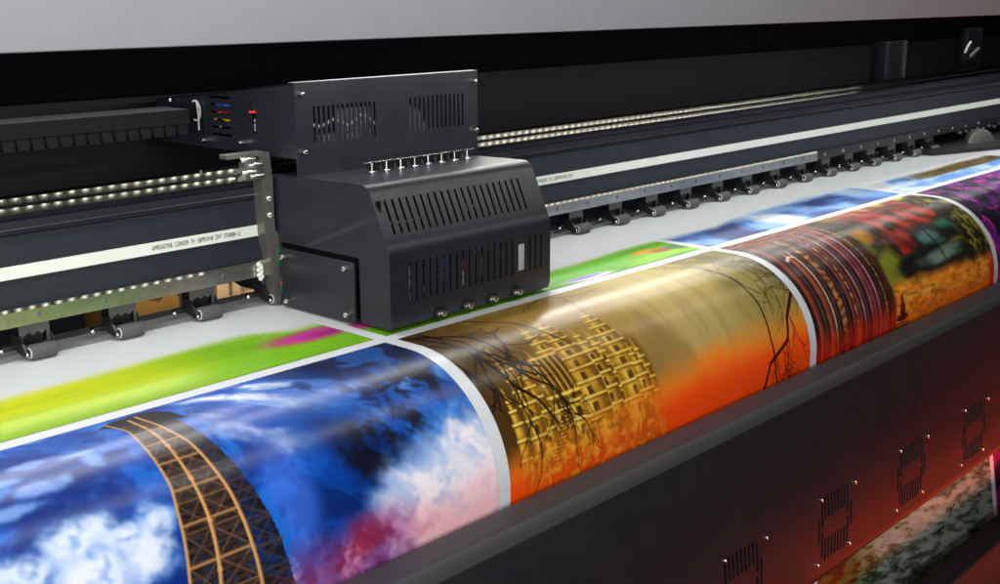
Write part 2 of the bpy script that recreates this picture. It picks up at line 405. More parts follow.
cable(M_blue, [(1.186, 1.74, 0.318), (1.185, 1.725, 0.326), (1.184, 1.705, 0.322), (1.187, 1.685, 0.326)], 0.0055)
cable(M_yellow, [(1.186, 1.75, 0.298), (1.184, 1.735, 0.304), (1.184, 1.71, 0.298), (1.187, 1.69, 0.303)], 0.0045)
cable(M_redc, [(1.186, 1.75, 0.311), (1.186, 1.72, 0.309), (1.186, 1.69, 0.312)], 0.002)
cable(M_white, [(1.186, 1.735, 0.286), (1.184, 1.72, 0.291), (1.187, 1.69, 0.286)], 0.0032)
b = MB(); b.box(1.181, 1.187, 1.6235, 1.637, 0.3165, 0.333, 0.001); b.build('switch', M_greenp, CA)
b = MB(); b.box(1.1745, 1.181, 1.624, 1.637, 0.3145, 0.3165); b.build('indicator', M_redlens, CA, smooth=0)
b = MB(); b.ball((1.183, 1.630, 0.301), 0.004); b.box(1.181, 1.1835, 1.627, 1.634, 0.284, 0.296); b.build('switch_lever', M_label, CA)
# cable tie, side screws
b = MB()
b.tube([(1.174, 1.790 + 0.014 * math.cos(a), 0.3085 + 0.017 * math.sin(a)) for a in frange(0.35 * PI, 1.6 * PI, 14)], 0.0018)
b.tube([(1.172, 1.782, 0.326), (1.172, 1.779, 0.30), (1.172, 1.780, 0.276)], 0.0016)
b.build('cable_tie', M_white, CA)
for y, z in ((1.764, 0.2600), (1.6573, 0.2640)):
    MB().cyl((x0, y, z), (x0 - 0.013, y, z), 0.0038, n=16, bev=0.001).build('screw', M_screw, CA)
MB().ball((1.17, 1.86, 0.322), 0.004).build('screw', M_screw, CA)

# lower housing
LX0, LX1 = 1.178, 1.5465
# front sheet running over the top, down the sloped vent face, round the crease and down
LP = [(1.585, 0.2180), (1.400, 0.2226)]
for a in frange(0, 1, 8):   # rounded top edge
    LP.append((1.3665 - 0.021 * math.sin(a * math.radians(65.5)), 0.2230 - 0.021 * (1 - math.cos(a * math.radians(65.5)))))
LP += [(1.3150, 0.1400)]
for a in frange(0, 1, 6):
    LP.append((1.3135 - 0.0065 * math.sin(a * PI / 2), 0.1360 - 0.018 * a))
LP += [(1.3072, 0.060), (1.3075, 0.016), (1.311, 0.006)]
ll = [0.0]
for p, q in zip(LP, LP[1:]): ll.append(ll[-1] + math.hypot(q[0] - p[0], q[1] - p[1]))
def low(s, d=0.0):
    s = min(max(s, 0), ll[-1]); k = min(max(i for i in range(len(ll)) if ll[i] <= s + 1e-9), len(ll) - 2)
    t = (s - ll[k]) / (ll[k + 1] - ll[k]); ty, tz = LP[k + 1][0] - LP[k][0], LP[k + 1][1] - LP[k][1]; L = math.hypot(ty, tz)
    return (LP[k][0] + t * ty - tz / L * d, LP[k][1] + t * tz + ty / L * d)
def ls(z):
    for i in range(2, len(LP) - 1):
        if LP[i][1] >= z >= LP[i + 1][1]: return ll[i] + (ll[i + 1] - ll[i]) * (LP[i][1] - z) / (LP[i][1] - LP[i + 1][1])
lh = []
for k in range(21):
    x = 1.2005 + 0.0150 * k; lh.append((x - 0.0024, x + 0.0024, ls(0.199), ls(0.1495)))
for k in range(22):
    x = 1.2175 + 0.0146 * k
    if k == 18 or k == 17: continue
    lh.append((x - 0.0022, x + 0.0022, ls(0.1055), ls(0.0445)))
lh.append((1.4655, 1.4835, ls(0.0955), ls(0.0480)))
b = MB()
b.sheet([LX0, LX1], ll, lambda u, v, d=0.0: (u, *low(v, d)), lh, th=0.0022)
lhs = b.build('lower_housing', M_coat, CA, smooth=35, label='charcoal lower housing with sloped slotted front')
# side walls: left one has an opening for the door
def wall(x, xb, opening):
    out = [p for p in LP]
    bb = MB()
    if not opening:
        bb.prism(out + [(1.585, 0.006)], x, xb); return bb
    oy0, oy1, oz = 1.3765, 1.572, 0.1085
    # three pieces round the opening
    top = [p for p in LP if p[1] > oz]
    k = [i for i, p in enumerate(LP) if p[1] > oz][-1]
    cut = LP[k]
    bb.prism(top + [(LP[k + 1][0], oz), (1.585, oz)], x, xb)
    bb.prism([(LP[k + 1][0], oz)] + [p for p in LP if p[1] < oz] + [(oy0, 0.006), (oy0, oz)], x, xb)
    bb.prism([(oy1, oz), (oy1, 0.006), (1.585, 0.006), (1.585, oz)], x, xb)
    return bb
wb = wall(LX0 - 0.0015, LX0 - 0.00005, True); wb.build('side_wall', M_coat, CA, smooth=0)
wb = wall(LX1 + 0.00005, LX1 + 0.0015, False); wb.build('side_wall', M_coat, CA, smooth=0)
b = MB(); b.box(1.186, 1.54, 1.335, 1.34, 0.012, 0.130); b.box(1.186, 1.54, 1.375, 1.38, 0.13, 0.215); b.box(1.184, 1.187, 1.335, 1.58, 0.008, 0.2)
b.box(1.19, 1.54, 1.32, 1.57, 0.007, 0.009)
b.build('inner_wall', M_inside, lhs, smooth=0)
b = MB(); b.box(1.1705, 1.1755, 1.3835, 1.5665, 0.003, 0.1005, 0.0012)
door = b.build('side_door', M_coat, CA, label='small charcoal side door held by four screws')
for y, z in ((1.5531, 0.0875), (1.3981, 0.0908), (1.548, 0.0143), (1.3972, 0.0174)):
    MB().cyl((1.1705, y, z), (1.1610, y, z), 0.0042, n=16, bev=0.001).build('screw', M_screw, door)
# wires behind the lower slots
rr = random.Random(8)
for m, xs in ((M_redc, (1.33, 1.345, 1.362)), (M_blue, (1.275, 1.42, 1.30)), (M_white, (1.255, 1.335, 1.405)), (M_label, (1.222, 1.47, 1.39))):
    for x in xs:
        cable(m, [(x + rr.uniform(-.006, .006), 1.3125, 0.10), (x + rr.uniform(-.008, .008), 1.314, 0.08), (x + rr.uniform(-.006, .006), 1.3125, 0.06), (x, 1.3135, 0.045)], 0.0022)
for x in (1.215, 1.232, 1.262, 1.275, 1.385, 1.393):
    cable(M_label, [(x - 0.012, 1.350, 0.165 + rr.uniform(-.01, .01)), (x, 1.346, 0.160), (x + 0.012, 1.350, 0.168)], 0.0016)
# label plate, sockets
b = MB(); b.box(1.4668, 1.4822, 1.3082, 1.3095, 0.0490, 0.0945, 0.0004); b.build('label_plate', M_label, CA)
for x, z in ((1.2799, 0.0145), (1.341, 0.0150), (1.4001, 0.0152), (1.4594, 0.0152)):
    b = MB(); b.box(x - 0.0105, x + 0.0105, 1.3035, 1.309, z - 0.0065, z + 0.0065, 0.0008)
    o = b.build('socket', M_arm, CA)
    b = MB(); b.cyl((x, 1.304, z), (x, 1.296, z), 0.0046, n=16, bev=0.0008)
    for s in (-1, 1): b.cyl((x + s * 0.0082, 1.304, z), (x + s * 0.0082, 1.3005, z), 0.0026, n=12, bev=0.0006)
    b.build('socket_face', M_screw, o)
# thumb screws along the top with the dark clamp behind
for k, (x, z) in enumerate(((1.29, .2203), (1.3218, .2203), (1.3536, .2203), (1.3854, .2203), (1.4172, .2203), (1.4490, .2203), (1.4808, .2203), (1.5126, .2203))):
    b = MB(); b.cyl((x, 1.470, 0.2196), (x, 1.470, 0.2226), 0.0072, n=20, bev=0.0008)
    b.cyl((x, 1.470, 0.2226), (x, 1.470, 0.2355), 0.0019, n=12)
    b.build('thumb_screw', M_screw, CA)
b = MB(); b.box(1.272, 1.526, 1.4665, 1.4735, 0.2355, 0.2368, 0.0003); b.build('clamp_bar', M_screw, CA)
b = MB()
for k in range(7): MB().box(1.298 + 0.0318 * k, 1.314 + 0.0318 * k, 1.478, 1.490, 0.2196, 0.2345, 0.001).build('clamp_block', M_black, CA)
# mounting bracket between carriage and rail
b = MB()
b.prism([(1.150, 0.256), (1.1665, 0.256), (1.1705, 0.215), (1.1705, 0.130), (1.189, 0.100), (1.189, 0.002), (1.168, 0.002), (1.162, 0.085), (1.1535, 0.125)], 1.577, 1.581, 'y')
b.prism([(1.150, 0.256), (1.1535, 0.125), (1.162, 0.085), (1.168, 0.002), (1.165, 0.002), (1.159, 0.085), (1.1505, 0.125), (1.1475, 0.256)], 1.577, 1.60, 'y')
b.box(1.090, 1.162, 1.583, 1.605, 0.2500, 0.2572, 0.001)
br = b.build('mounting_bracket', M_plate, CA, smooth=0)
for z in (0.1809, 0.1539): MB().cyl((1.176, 1.6, z + 0.004), (1.160, 1.574, z), 0.0042, n=14, bev=0.001).build('screw', M_screw, br)
MB().box(1.172, 1.186, 1.5745, 1.5768, 0.068, 0.098).build('terminal_board', M_pcb, CA, smooth=0); MB().box(1.176, 1.188, 1.5735, 1.5765, 0.024, 0.046).build('terminal_board', M_pcb, CA, smooth=0)
for z in (0.080, 0.0385):
    b = MB(); b.prism([(1.172, z), (1.180, z + 0.0055), (1.187, z + 0.003), (1.187, z - 0.003), (1.180, z - 0.0055)], 1.566, 1.5735, 'y'); b.build('plug', M_red, CA, smooth=0)
# guide block on the rail at the left of the carriage
b = MB(); b.box(1.115, 1.150, 1.572, 1.590, 0.214, 0.244, 0.002); gb = b.build('guide_block', M_bracket, CA)
for x, z in ((1.108, 0.248), (1.122, 0.239), (1.110, 0.228), (1.124, 0.221)):
    MB().cyl((x, 1.574, z), (x + 0.024, 1.569, z + 0.001), 0.004, n=14, bev=0.001).build('bolt', M_screw, gb)
b = MB()
for k in range(9): b.ball((1.143 + 0.003 * math.sin(k * 2.2), 1.585, 0.050 + 0.003 * k), 0.0042)
b.build('bracket_fitting', M_strip, CA)

# ------------------------------------------------------------------ cable chain
CH = thing('cable_chain', (0.5, 1.74, 0.243), 'black plastic cable chain running left from the carriage', 'cable chain')
x = -0.45; k = 0
while x < 1.085:
    xa = x + 0.0225
    b = MB()
    b.box(x, x + 0.0222, 1.70, 1.775, 0.2985, 0.3215)
    # lower toothed half: slanted side plate with a shadow gap
    b.prism([(x + 0.0008, 0.2965), (x + 0.0165, 0.2965), (x + 0.0185, 0.2905), (x + 0.0205, 0.2805), (x + 0.003, 0.2805)], 1.702, 1.773, 'y')
    b.box(x, x + 0.023, 1.706, 1.769, 0.2845, 0.3165)
    b.build('chain_link', M_chain, CH, smooth=0)
    x += 0.0225; k += 1

# ------------------------------------------------------------------ things behind the gap
def carton(name, x0, x1, y0, y1, z0, z1, m, label, flap):
    t = thing(name, ((x0 + x1) / 2, (y0 + y1) / 2, z0), label, 'cardboard box', 'cardboard boxes behind the printer')
    b = MB(); b.box(x0, x1, y0, y1, z0, z1, 0.002, 1); b.build('carton', m, t)
    for pts in flap:
        b = MB(); b.prism(pts, y0 - 0.006, y0 - 0.002, 'y'); b.build('flap', m, t, smooth=0)
    return t
carton('cardboard_box', 1.046, 1.136, 1.82, 2.0, -0.90, -0.018, M_card, 'brown cardboard box glimpsed in the gap under the beam at left', [[(1.046, -0.10), (1.046, -0.003), (1.09, -0.020), (1.112, -0.003), (1.128, -0.012), (1.134, -0.10)]])
carton('cardboard_box', 1.196, 1.285, 1.80, 1.98, -0.90, -0.030, M_card2, 'tan cardboard box with open flaps glimpsed left of the carriage base', [[(1.198, -0.10), (1.198, 0.004), (1.222, 0.006), (1.224, -0.10)], [(1.228, -0.10), (1.232, -0.004), (1.248, -0.016), (1.246, -0.10)], [(1.251, -0.10), (1.255, -0.026), (1.275, -0.036), (1.278, -0.10)]])
BC = thing('blue_cable', (0.74, 1.75, -0.06), 'blue cable behind the leftmost pinch roller', 'cable')
MB().tube([(0.60, 1.75, 0.004), (0.70, 1.75, -0.006), (0.77, 1.75, -0.024), (0.81, 1.75, -0.036), (0.86, 1.76, -0.06)], 0.010).build('sheath', M_blue, BC)

# ------------------------------------------------------------------ printed media
ME = thing('printed_media', (1.6, 1.06, -0.2), 'glossy white paper roll printed with bright pictures, draped over the front of the printer', 'printed paper')
def paper_mat(name, attr):
    m = bpy.data.materials.new(name); m.use_nodes = True
    nt = m.node_tree; b = nt.nodes['Principled BSDF']
    tc = nt.nodes.new('ShaderNodeTexCoord')
    n = nt.nodes.new('ShaderNodeTexNoise'); n.inputs['Scale'].default_value = 2200; n.inputs['Detail'].default_value = 2
    nt.links.new(tc.outputs['Object'], n.inputs['Vector'])
    if attr:
        a = nt.nodes.new('ShaderNodeAttribute'); a.attribute_name = 'ink'
        mx = nt.nodes.new('ShaderNodeMix'); mx.data_type = 'RGBA'; mx.blend_type = 'MULTIPLY'; mx.inputs[0].default_value = 1
        mr = nt.nodes.new('ShaderNodeMapRange'); mr.inputs[1].default_value = 0.3; mr.inputs[2].default_value = 0.7; mr.inputs[3].default_value = 0.86; mr.inputs[4].default_value = 1.10
        nt.links.new(n.outputs['Fac'], mr.inputs[0])
        nt.links.new(a.outputs['Color'], mx.inputs[6]); nt.links.new(mr.outputs[0], mx.inputs[7]); nt.links.new(mx.outputs[2], b.inputs['Base Color'])
    else:
        b.inputs['Base Color'].default_value = lc(210, 213, 218)
    w = nt.nodes.new('ShaderNodeTexNoise'); w.inputs['Scale'].default_value = 6; w.inputs['Detail'].default_value = 3
    nt.links.new(tc.outputs['Object'], w.inputs['Vector'])
    bp = nt.nodes.new('ShaderNodeBump'); bp.inputs['Strength'].default_value = 0.10; bp.inputs['Distance'].default_value = 0.01
    nt.links.new(w.outputs['Fac'], bp.inputs['Height']); nt.links.new(bp.outputs['Normal'], b.inputs['Normal'])
    b.inputs['Roughness'].default_value = 0.28
    b.inputs['Specular IOR Level'].default_value = 0.5
    return m
M_paper = paper_mat('white_glossy_paper', False); M_printed = paper_mat('ink_on_glossy_paper', True)
b = MB()
b.sheet([XL, XR], [-0.40, -0.36, -0.2, 0] + frange(FL - 0.001, FL + ARC, 40) + [FL + ARC + 0.1, FL + ARC + VER, 0.8, 1.25], lambda u, v, d=0: (u, path(v)[0], path(v)[1]))
b.build('paper_sheet', M_paper, ME, smooth=60)

# ---- painting the pictures (colour per mesh point, in picture coordinates x along the roll, s along the feed)
RS = np.random.RandomState(7)
LAT = RS.rand(512, 512)
def vn(x, y):
    xi = np.floor(x).astype(int); yi = np.floor(y).astype(int); fx = x - xi; fy = y - yi
    fx = fx * fx * (3 - 2 * fx); fy = fy * fy * (3 - 2 * fy)
    g = lambda i, j: LAT[(i) % 512, (j) % 512]
    return (g(xi, yi) * (1 - fx) + g(xi + 1, yi) * fx) * (1 - fy) + (g(xi, yi + 1) * (1 - fx) + g(xi + 1, yi + 1) * fx) * fy
def fbm(x, y, o=5, seed=0, gain=0.5):
    r = 0; a = 1; t = 0
    for k in range(o):
        r = r + a * vn(x * 2 ** k + 37.1 * seed + 11 * k, y * 2 ** k + 17.7 * seed + 5 * k); t += a; a *= gain
    return r / t
def ss(a, b, x): t = np.clip((x - a) / (b - a), 0, 1); return t * t * (3 - 2 * t)
W = (212, 215, 220)
class Pic:
    def __init__(self, x0, x1, s0, s1, nx, ns):
        self.x, self.s = np.meshgrid(np.linspace(x0, x1, nx), np.linspace(s0, s1, ns), indexing='ij')
        self.c = np.zeros((nx, ns, 3)); self.sg = self.s[0].copy()
    def fill(self, col): self.c[:] = np.array(col) / 255.
    def mix(self, col, a):
        a = np.clip(a, 0, 1)[..., None]; self.c = self.c * (1 - a) + np.array(col) / 255. * a
    def blob(self, cx, cs, rx, rs, soft=0.5, n=0.0, sc=20, seed=0):
        d = np.sqrt(((self.x - cx) / rx) ** 2 + ((self.s - cs) / rs) ** 2)
        if n: d = d + n * (fbm(self.x * sc, self.s * sc, 5, seed) - 0.5) * 2
        return 1 - ss(1 - soft, 1 + soft, d)
    def line(self, pts, w0, w1=None, soft=0.0012):
        w1 = w0 if w1 is None else w1
        out = np.zeros_like(self.x); n = len(pts) - 1
        for k, (p, q) in enumerate(zip(pts, pts[1:])):
            lo = np.array([min(p[0], q[0]), min(p[1], q[1])]) - 0.02; hi = np.array([max(p[0], q[0]), max(p[1], q[1])]) + 0.02
            i0, i1 = np.searchsorted(self.x[:, 0], (lo[0], hi[0])); j0, j1 = np.searchsorted(self.s[0], (lo[1], hi[1]))
            if i1 <= i0 or j1 <= j0: continue
            X = self.x[i0:i1, j0:j1]; Y = self.s[i0:i1, j0:j1]
            d = np.array(q) - np.array(p); L2 = max(d @ d, 1e-9)
            t = np.clip(((X - p[0]) * d[0] + (Y - p[1]) * d[1]) / L2, 0, 1)
            D = np.hypot(X - p[0] - t * d[0], Y - p[1] - t * d[1])
            w = w0 + (w1 - w0) * (k + t) / n
            out[i0:i1, j0:j1] = np.maximum(out[i0:i1, j0:j1], 1 - ss(w - soft, w + soft, D))
        return out
    def poly(self, pts):
        ins = np.zeros(self.x.shape, bool); n = len(pts)
        for k in range(n):
            (xa, ya), (xb, yb) = pts[k], pts[(k + 1) % n]
            if ya == yb: continue
            c = ((ya > self.s) != (yb > self.s)) & (self.x < (xb - xa) * (self.s - ya) / (yb - ya) + xa); ins ^= c
        return ins.astype(float)
    def soften(self, mask, n=2):
        c = self.c
        for _ in range(n):
            q = c.copy()
            q[1:-1, 1:-1] = (c[1:-1, 1:-1] * 2 + c[:-2, 1:-1] + c[2:, 1:-1] + c[1:-1, :-2] + c[1:-1, 2:]) / 6
            c = q
        m = np.clip(mask, 0, 1)[..., None]; self.c = self.c * (1 - m) + c * m
    def build(self, label, off=0.0006):
        nx, ns = self.x.shape
        co = np.zeros((nx, ns, 3)); co[..., 0] = self.x
        pr = np.array([path(s, off) for s in self.sg]); co[..., 1] = pr[None, :, 0]; co[..., 2] = pr[None, :, 1]
        me = bpy.data.meshes.new('printed_picture'); me.vertices.add(nx * ns); me.vertices.foreach_set('co', co.reshape(-1).astype(np.float32))
        I, J = np.meshgrid(np.arange(nx - 1), np.arange(ns - 1), indexing='ij'); a = (I * ns + J).reshape(-1)
        bare = np.all(np.abs(self.c - np.array(W) / 255.) < 0.004, axis=2); bare = bare[:-1, :-1] & bare[1:, :-1] & bare[:-1, 1:] & bare[1:, 1:]; a = a[~bare.reshape(-1)]
        f = np.stack([a, a + 1, a + ns + 1, a + ns], 1).astype(np.int32); m = len(f)
        me.loops.add(m * 4); me.loops.foreach_set('vertex_index', f.reshape(-1)); me.polygons.add(m)
        me.polygons.foreach_set('loop_start', np.arange(0, m * 4, 4, dtype=np.int32)); me.polygons.foreach_set('loop_total', np.full(m, 4, np.int32))
        me.polygons.foreach_set('use_smooth', np.ones(m, bool)); me.update(calc_edges=True)
        at = me.color_attributes.new('ink', 'FLOAT_COLOR', 'POINT')
        col = np.ones((nx * ns, 4), np.float32); col[:, :3] = lin(np.clip(self.c, 0, 1) * 255).reshape(-1, 3); at.data.foreach_set('color', col.reshape(-1))
        me.materials.append(M_printed)
        if me.polygons[0].normal.z < 0 and me.polygons[0].normal.y > -0.5: me.flip_normals()
        o = bpy.data.objects.new('printed_picture', me); C.objects.link(o); o.parent = ME; o.matrix_parent_inverse = Matrix.Translation(-Vector(ME.location)); o['label'] = label
        return o

XB = [0.255, 1.153, 2.035, 2.955, 3.85]   # white gaps between the pictures
G = 0.0125
SF0, SF1 = 0.008, 0.52                       # front row
R0 = -0.017                                # back row starts here and runs towards the rollers

# --- picture 1: lattice tower under a stormy blue sky
p = Pic(XB[0] + G, XB[1] - G, SF0, 0.43, 600, 310); x, s = p.x, p.s
p.fill((5, 58, 150))
n0 = fbm(x * 6, s * 7, 5, 1); n1 = fbm(x * 14 + s * 10, s * 34 - x * 6, 6, 2, 0.55); n2 = fbm(x * 22, s * 24, 6, 3, 0.55); n3 = fbm(x * 60, s * 60, 4, 4)
n6 = fbm(x * 16 + 4 * n0, s * 22 + 4 * n0, 6, 20, .6); p.mix((2, 36, 112), ss(0.46, 0.62, n6) * 0.8); p.mix((30, 112, 212), ss(0.48, 0.36, n6) * 0.7); p.mix((104, 130, 216), ss(.56, .70, n6 * .6 + n3 * .4) * .35)
p.mix((128, 160, 232), ss(0.56, 0.72, n1) * ss(0.10, 0.02, s) * 0.8 * ss(0.72, 0.6, x))
# long cloud bands upper right of the tower
cw = fbm(x * 11 + 2 * n0, s * 30 - x * 16 + 2 * n0, 6, 17, 0.6)
m = ss(0.745, 0.84, x + .08 * (n0 - .5)) * ss(1.00, 0.93, x + .25 * (n2 - .5)) * ss(0.205, 0.10, s + .10 * (n2 - .5)) * ss(-.01, .03, s - .22 * (x - .87))
p.mix((64, 108, 200), m * .8); p.mix((134, 160, 222), m * ss(0.42, 0.58, cw)); p.mix((232, 232, 242), m * ss(0.50, 0.66, cw) * (.55 + .6 * ss(.4, .6, n3))); p.mix((16, 66, 166), m * ss(.46, .36, cw) * .85); p.mix((150, 130, 206), m * ss(.5, .62, n2) * ss(.45, .55, cw) * .35)
for cx, cs, rx, rs in ((.556, .072, .030, .007), (.61, .080, .022, .005), (.545, .118, .030, .010), (.618, .10, .012, .012), (.52, .095, .02, .006), (.50, .14, .03, .008)):
    p.mix((150, 180, 240), p.blob(cx, cs, rx, rs, .5, .9, 40, 18) * .75)
# large cumulus left
nc = fbm(x * 40 + 5 * n2, s * 40 + 5 * n2, 6, 28, .6)
for cx, cs, rx, rs in ((0.578, 0.222, 0.056, 0.042), (0.612, 0.228, 0.040, 0.034), (0.548, 0.246, 0.034, 0.026), (0.47, 0.225, 0.036, 0.03), (0.565, 0.300, 0.05, 0.022), (0.50, 0.262, 0.022, 0.02)):
    k = p.blob(cx, cs, rx * 1.05, rs * 1.05, 0.45, 0.75, 24, 5); p.mix((112, 150, 216), k * 0.9); p.mix((168, 196, 234), k * ss(.42, .55, nc))
    k = p.blob(cx, cs - rs * 0.12, rx * 0.92, rs * 0.85, 0.5, 0.75, 24, 5); p.mix((198, 212, 234), k * ss(.14, .44, nc)); p.mix((226, 230, 238), k * ss(.32, .60, nc) * .8)
# storm dark centre
n5 = fbm(x * 17 + 5 * n0, s * 17 + 5 * n0, 6, 19, .6)
d = np.maximum(p.blob(0.915, 0.215, 0.06, 0.085, 0.6, 0.7, 12, 6), p.blob(0.875, 0.275, 0.05, 0.06, .6, .7, 12, 16)); p.mix((4, 58, 146), d * 0.9); p.mix((3, 34, 96), d * ss(.44, .58, n5) * .9)
d = p.blob(0.93, 0.21, 0.045, 0.05, 0.5, 0.7, 18, 7); p.mix((3, 24, 70), d * 0.85)
d = p.blob(1.00, 0.12, 0.14, 0.075, 0.6, 0.5, 12, 25); p.mix((30, 88, 176), d * .7); p.mix((96, 150, 218), d * ss(.53, .64, n5) * .8); p.mix((8, 34, 92), d * ss(.48, .38, n5) * .85)
d = p.blob(1.075, 0.040, 0.13, 0.045, 0.45, 0.7, 18, 10); p.mix((12, 22, 56), d * 0.92); p.mix((30, 84, 160), d * ss(.50, .62, n5) * .8)
n7 = fbm(x * 34 + 6 * n5, s * 34 + 6 * n5, 6, 26, .62)
for cx, cs, rx, rs, q in ((.985, .190, .040, .036, 8), (1.050, .160, .034, .042, 9), (.995, .148, .02, .016, 22), (.950, .172, .02, .016, 23), (1.09, .120, .03, .03, 24), (.93, .225, .03, .03, 27)):
    d = p.blob(cx, cs, rx, rs, 0.9, 1.1, 30, q); p.mix((10, 13, 30), d * ss(.58, .46, n7) * 0.95)
# bright cloud turning pink at right
tb = np.interp(x, [.86, .90, .94, 1.0, 1.06, 1.15], [.335, .285, .245, .218, .200, .185]) + 0.075 * (n5 - 0.5) + .03 * (n3 - .5)
k = ss(tb - 0.018, tb + 0.040, s)
p.mix((140, 172, 222), k * 0.95); k2 = ss(tb + 0.012, tb + 0.050, s + 0.04 * (n2 - 0.5)) * ss(0.90, 0.97, x + 0.08 * (n5 - 0.5))
p.mix((240, 232, 238), k2 * (0.35 + 0.65 * ss(.36, .58, nc * .6 + n5 * .4))); p.mix((176, 196, 226), k * ss(.54, .66, n5) * ss(.30, .22, s) * .7)
p.mix((250, 190, 196), k * ss(0.265, 0.345, s + 0.05 * (n2 - 0.5)) * 0.9); p.mix((214, 130, 160), k * ss(.52, .64, n5) * ss(.29, .34, s) * .55)
# red and violet low clouds
k = ss(0.275, 0.33, s + 0.05 * (n2 - .5)) * ss(0.70, 0.80, x) * ss(1.0, 0.93, x + 0.1 * (n2 - .5))
p.mix((112, 82, 176), k * 0.85); p.mix((160, 24, 44), k * p.blob(0.905, 0.312, 0.06, 0.035, 0.8, 0.8, 30, 14) * .8); p.mix((226, 158, 206), k * ss(0.48, 0.66, nc * .6 + n5 * .4) * 0.85); p.mix((110, 30, 80), k * ss(.48, .36, nc) * .6)
p.mix((150, 70, 140), k * ss(0.33, 0.37, s) * 0.3)
p.mix((74, 116, 224), p.blob(0.815, 0.24, 0.03, 0.07, 0.6, 0.5, 12, 15) * 0.6)
p.soften(np.ones_like(x), 3)
# the tower
TL = [(.678, .022), (.686, .057), (.680, .104), (.677, .139), (.674, .174), (.667, .201), (.660, .238), (.653, .274), (.645, .32), (.632, .43)]
TM = [(.706, .028), (.706, .096), (.703, .138), (.701, .184), (.699, .216), (.694, .257), (.689, .292), (.682, .34), (.672, .43)]
TR = [(.718, .022), (.724, .085), (.731, .121), (.734, .167), (.737, .2), (.738, .234), (.739, .272), (.741, .312), (.744, .35), (.752, .43)]
TS = [(.735, .022), (.746, .062), (.751, .101), (.757, .146), (.764, .194), (.772, .239), (.776, .26), (.779, .29), (.786, .33), (.80, .43)]
def at(P, v): return float(np.interp(v, [q[1] for q in P], [q[0] for q in P]))
body = p.poly(TL + TS[::-1]); see = ss(0.50, 0.62, fbm(x * 120, s * 120, 3, 21))
p.mix((24, 17, 16), body * (1 - 0.45 * see * ss(0.2, 0.3, s)))
p.mix((14, 34, 84), p.poly(TR + TS[::-1]) * (0.25 + 0.5 * see * ss(0.10, 0.30, s)))
p.mix((22, 17, 18), p.poly([(.664, .030), (.684, .018), (.735, .014), (.756, .034), (.762, .070), (.735, .058), (.712, .046), (.690, .044)]))
rn = random.Random(3)
def lattice(A, B, v0, v1, n, col, w, a):
    vs = [v0 + (v1 - v0) * (k / n) ** 1.15 for k in range(n + 1)]
    for u, v in zip(vs, vs[1:]):
        p.mix(col, a * p.line([(at(A, u), u), (at(B, u), u)], w)); p.mix(col, a * 0.8 * p.line([(at(A, u), u), (at(B, v), v)], w * 0.8)); p.mix(col, a * 0.8 * p.line([(at(B, u), u), (at(A, v), v)], w * 0.8))
lattice(TR, TS, .05, .42, 14, (58, 58, 76), 0.0016, 0.7); lattice(TM, TS, .06, .42, 11, (64, 48, 46), 0.0016, 0.7)
lattice(TL, TM, .045, .42, 11, (134, 94, 58), 0.0011, 0.9); lattice(TM, TR, .045, .42, 11, (150, 106, 64), 0.0012, 0.9); lattice(TM, TR, .05, .42, 24, (66, 46, 38), 0.0009, 0.8); lattice(TL, TM, .05, .42, 24, (60, 44, 38), 0.0009, 0.8); lattice(TL, TR, .06, .42, 26, (74, 54, 44), 0.0010, 0.7)
[p.mix((166, 120, 72), p.line([(at(TL, v), v), (at(TR, v), v)], .0017) * .9) for v in (.075, .105, .14, .18, .222, .268, .318)]
for P, w in ((TL, .0014), (TM, .0019), (TR, .0019)):
    p.mix((172, 122, 72), p.line(P, w, w * 1.5)); p.mix((226, 182, 124), p.line([(a - .0008, c) for a, c in P], w * 0.4, w * .6) * 0.8)
for k in range(6):
    v = .06 + .055 * k; p.mix((206, 156, 96), p.blob(at(TM, v), v, .0032, .0032, .4))
p.mix((214, 74, 24), ss(0.30, 0.40, s) * (body * 0.75 + p.blob(.74, .38, .10, .07, .6) * .45))
p.build('blue sky picture with a lattice tower and white to pink clouds')

# --- picture 2: golden temple among bare trees at sunset
p = Pic(XB[1] + G, XB[2] - G, SF0, 0.40, 840, 430); x, s = p.x, p.s
n0 = fbm(x * 5, s * 9, 5, 31); n1 = fbm(x * 40, s * 9, 5, 32); n2 = fbm(x * 26, s * 26, 6, 33, .55); n3 = fbm(x * 90, s * 90, 4, 34)
p.fill((150, 120, 48))
p.mix((70, 48, 18), ss(1.42, 1.18, x + 0.15 * (n0 - .5))); p.mix((188, 168, 104), ss(1.42, 1.70, x) * 0.9)
p.mix((150, 134, 62), ss(1.72, 1.95, x) * 0.7); p.mix((86, 78, 26), ss(1.80, 2.03, x + 0.2 * (n2 - .5)) * ss(0.26, 0.10, s) * 0.75)
p.mix((60, 54, 18), ss(0.5, 0.68, n2) * ss(1.80, 1.98, x) * ss(0.25, 0.05, s) * 0.7)
p.mix((192, 176, 120), ss(.55, .72, n1) * 0.22); p.mix((104, 82, 40), ss(.5, .72, n1) * 0.18)
hill = ss(0, 0.06, (s - .10) - np.abs(x - 1.585) * 1.6) * ss(1.50, 1.56, x)
p.mix((124, 92, 44), hill * 0.42)
sky = s - (0.290 - 0.050 * ss(1.2, 1.75, x)) + 0.03 * (n2 - .5)
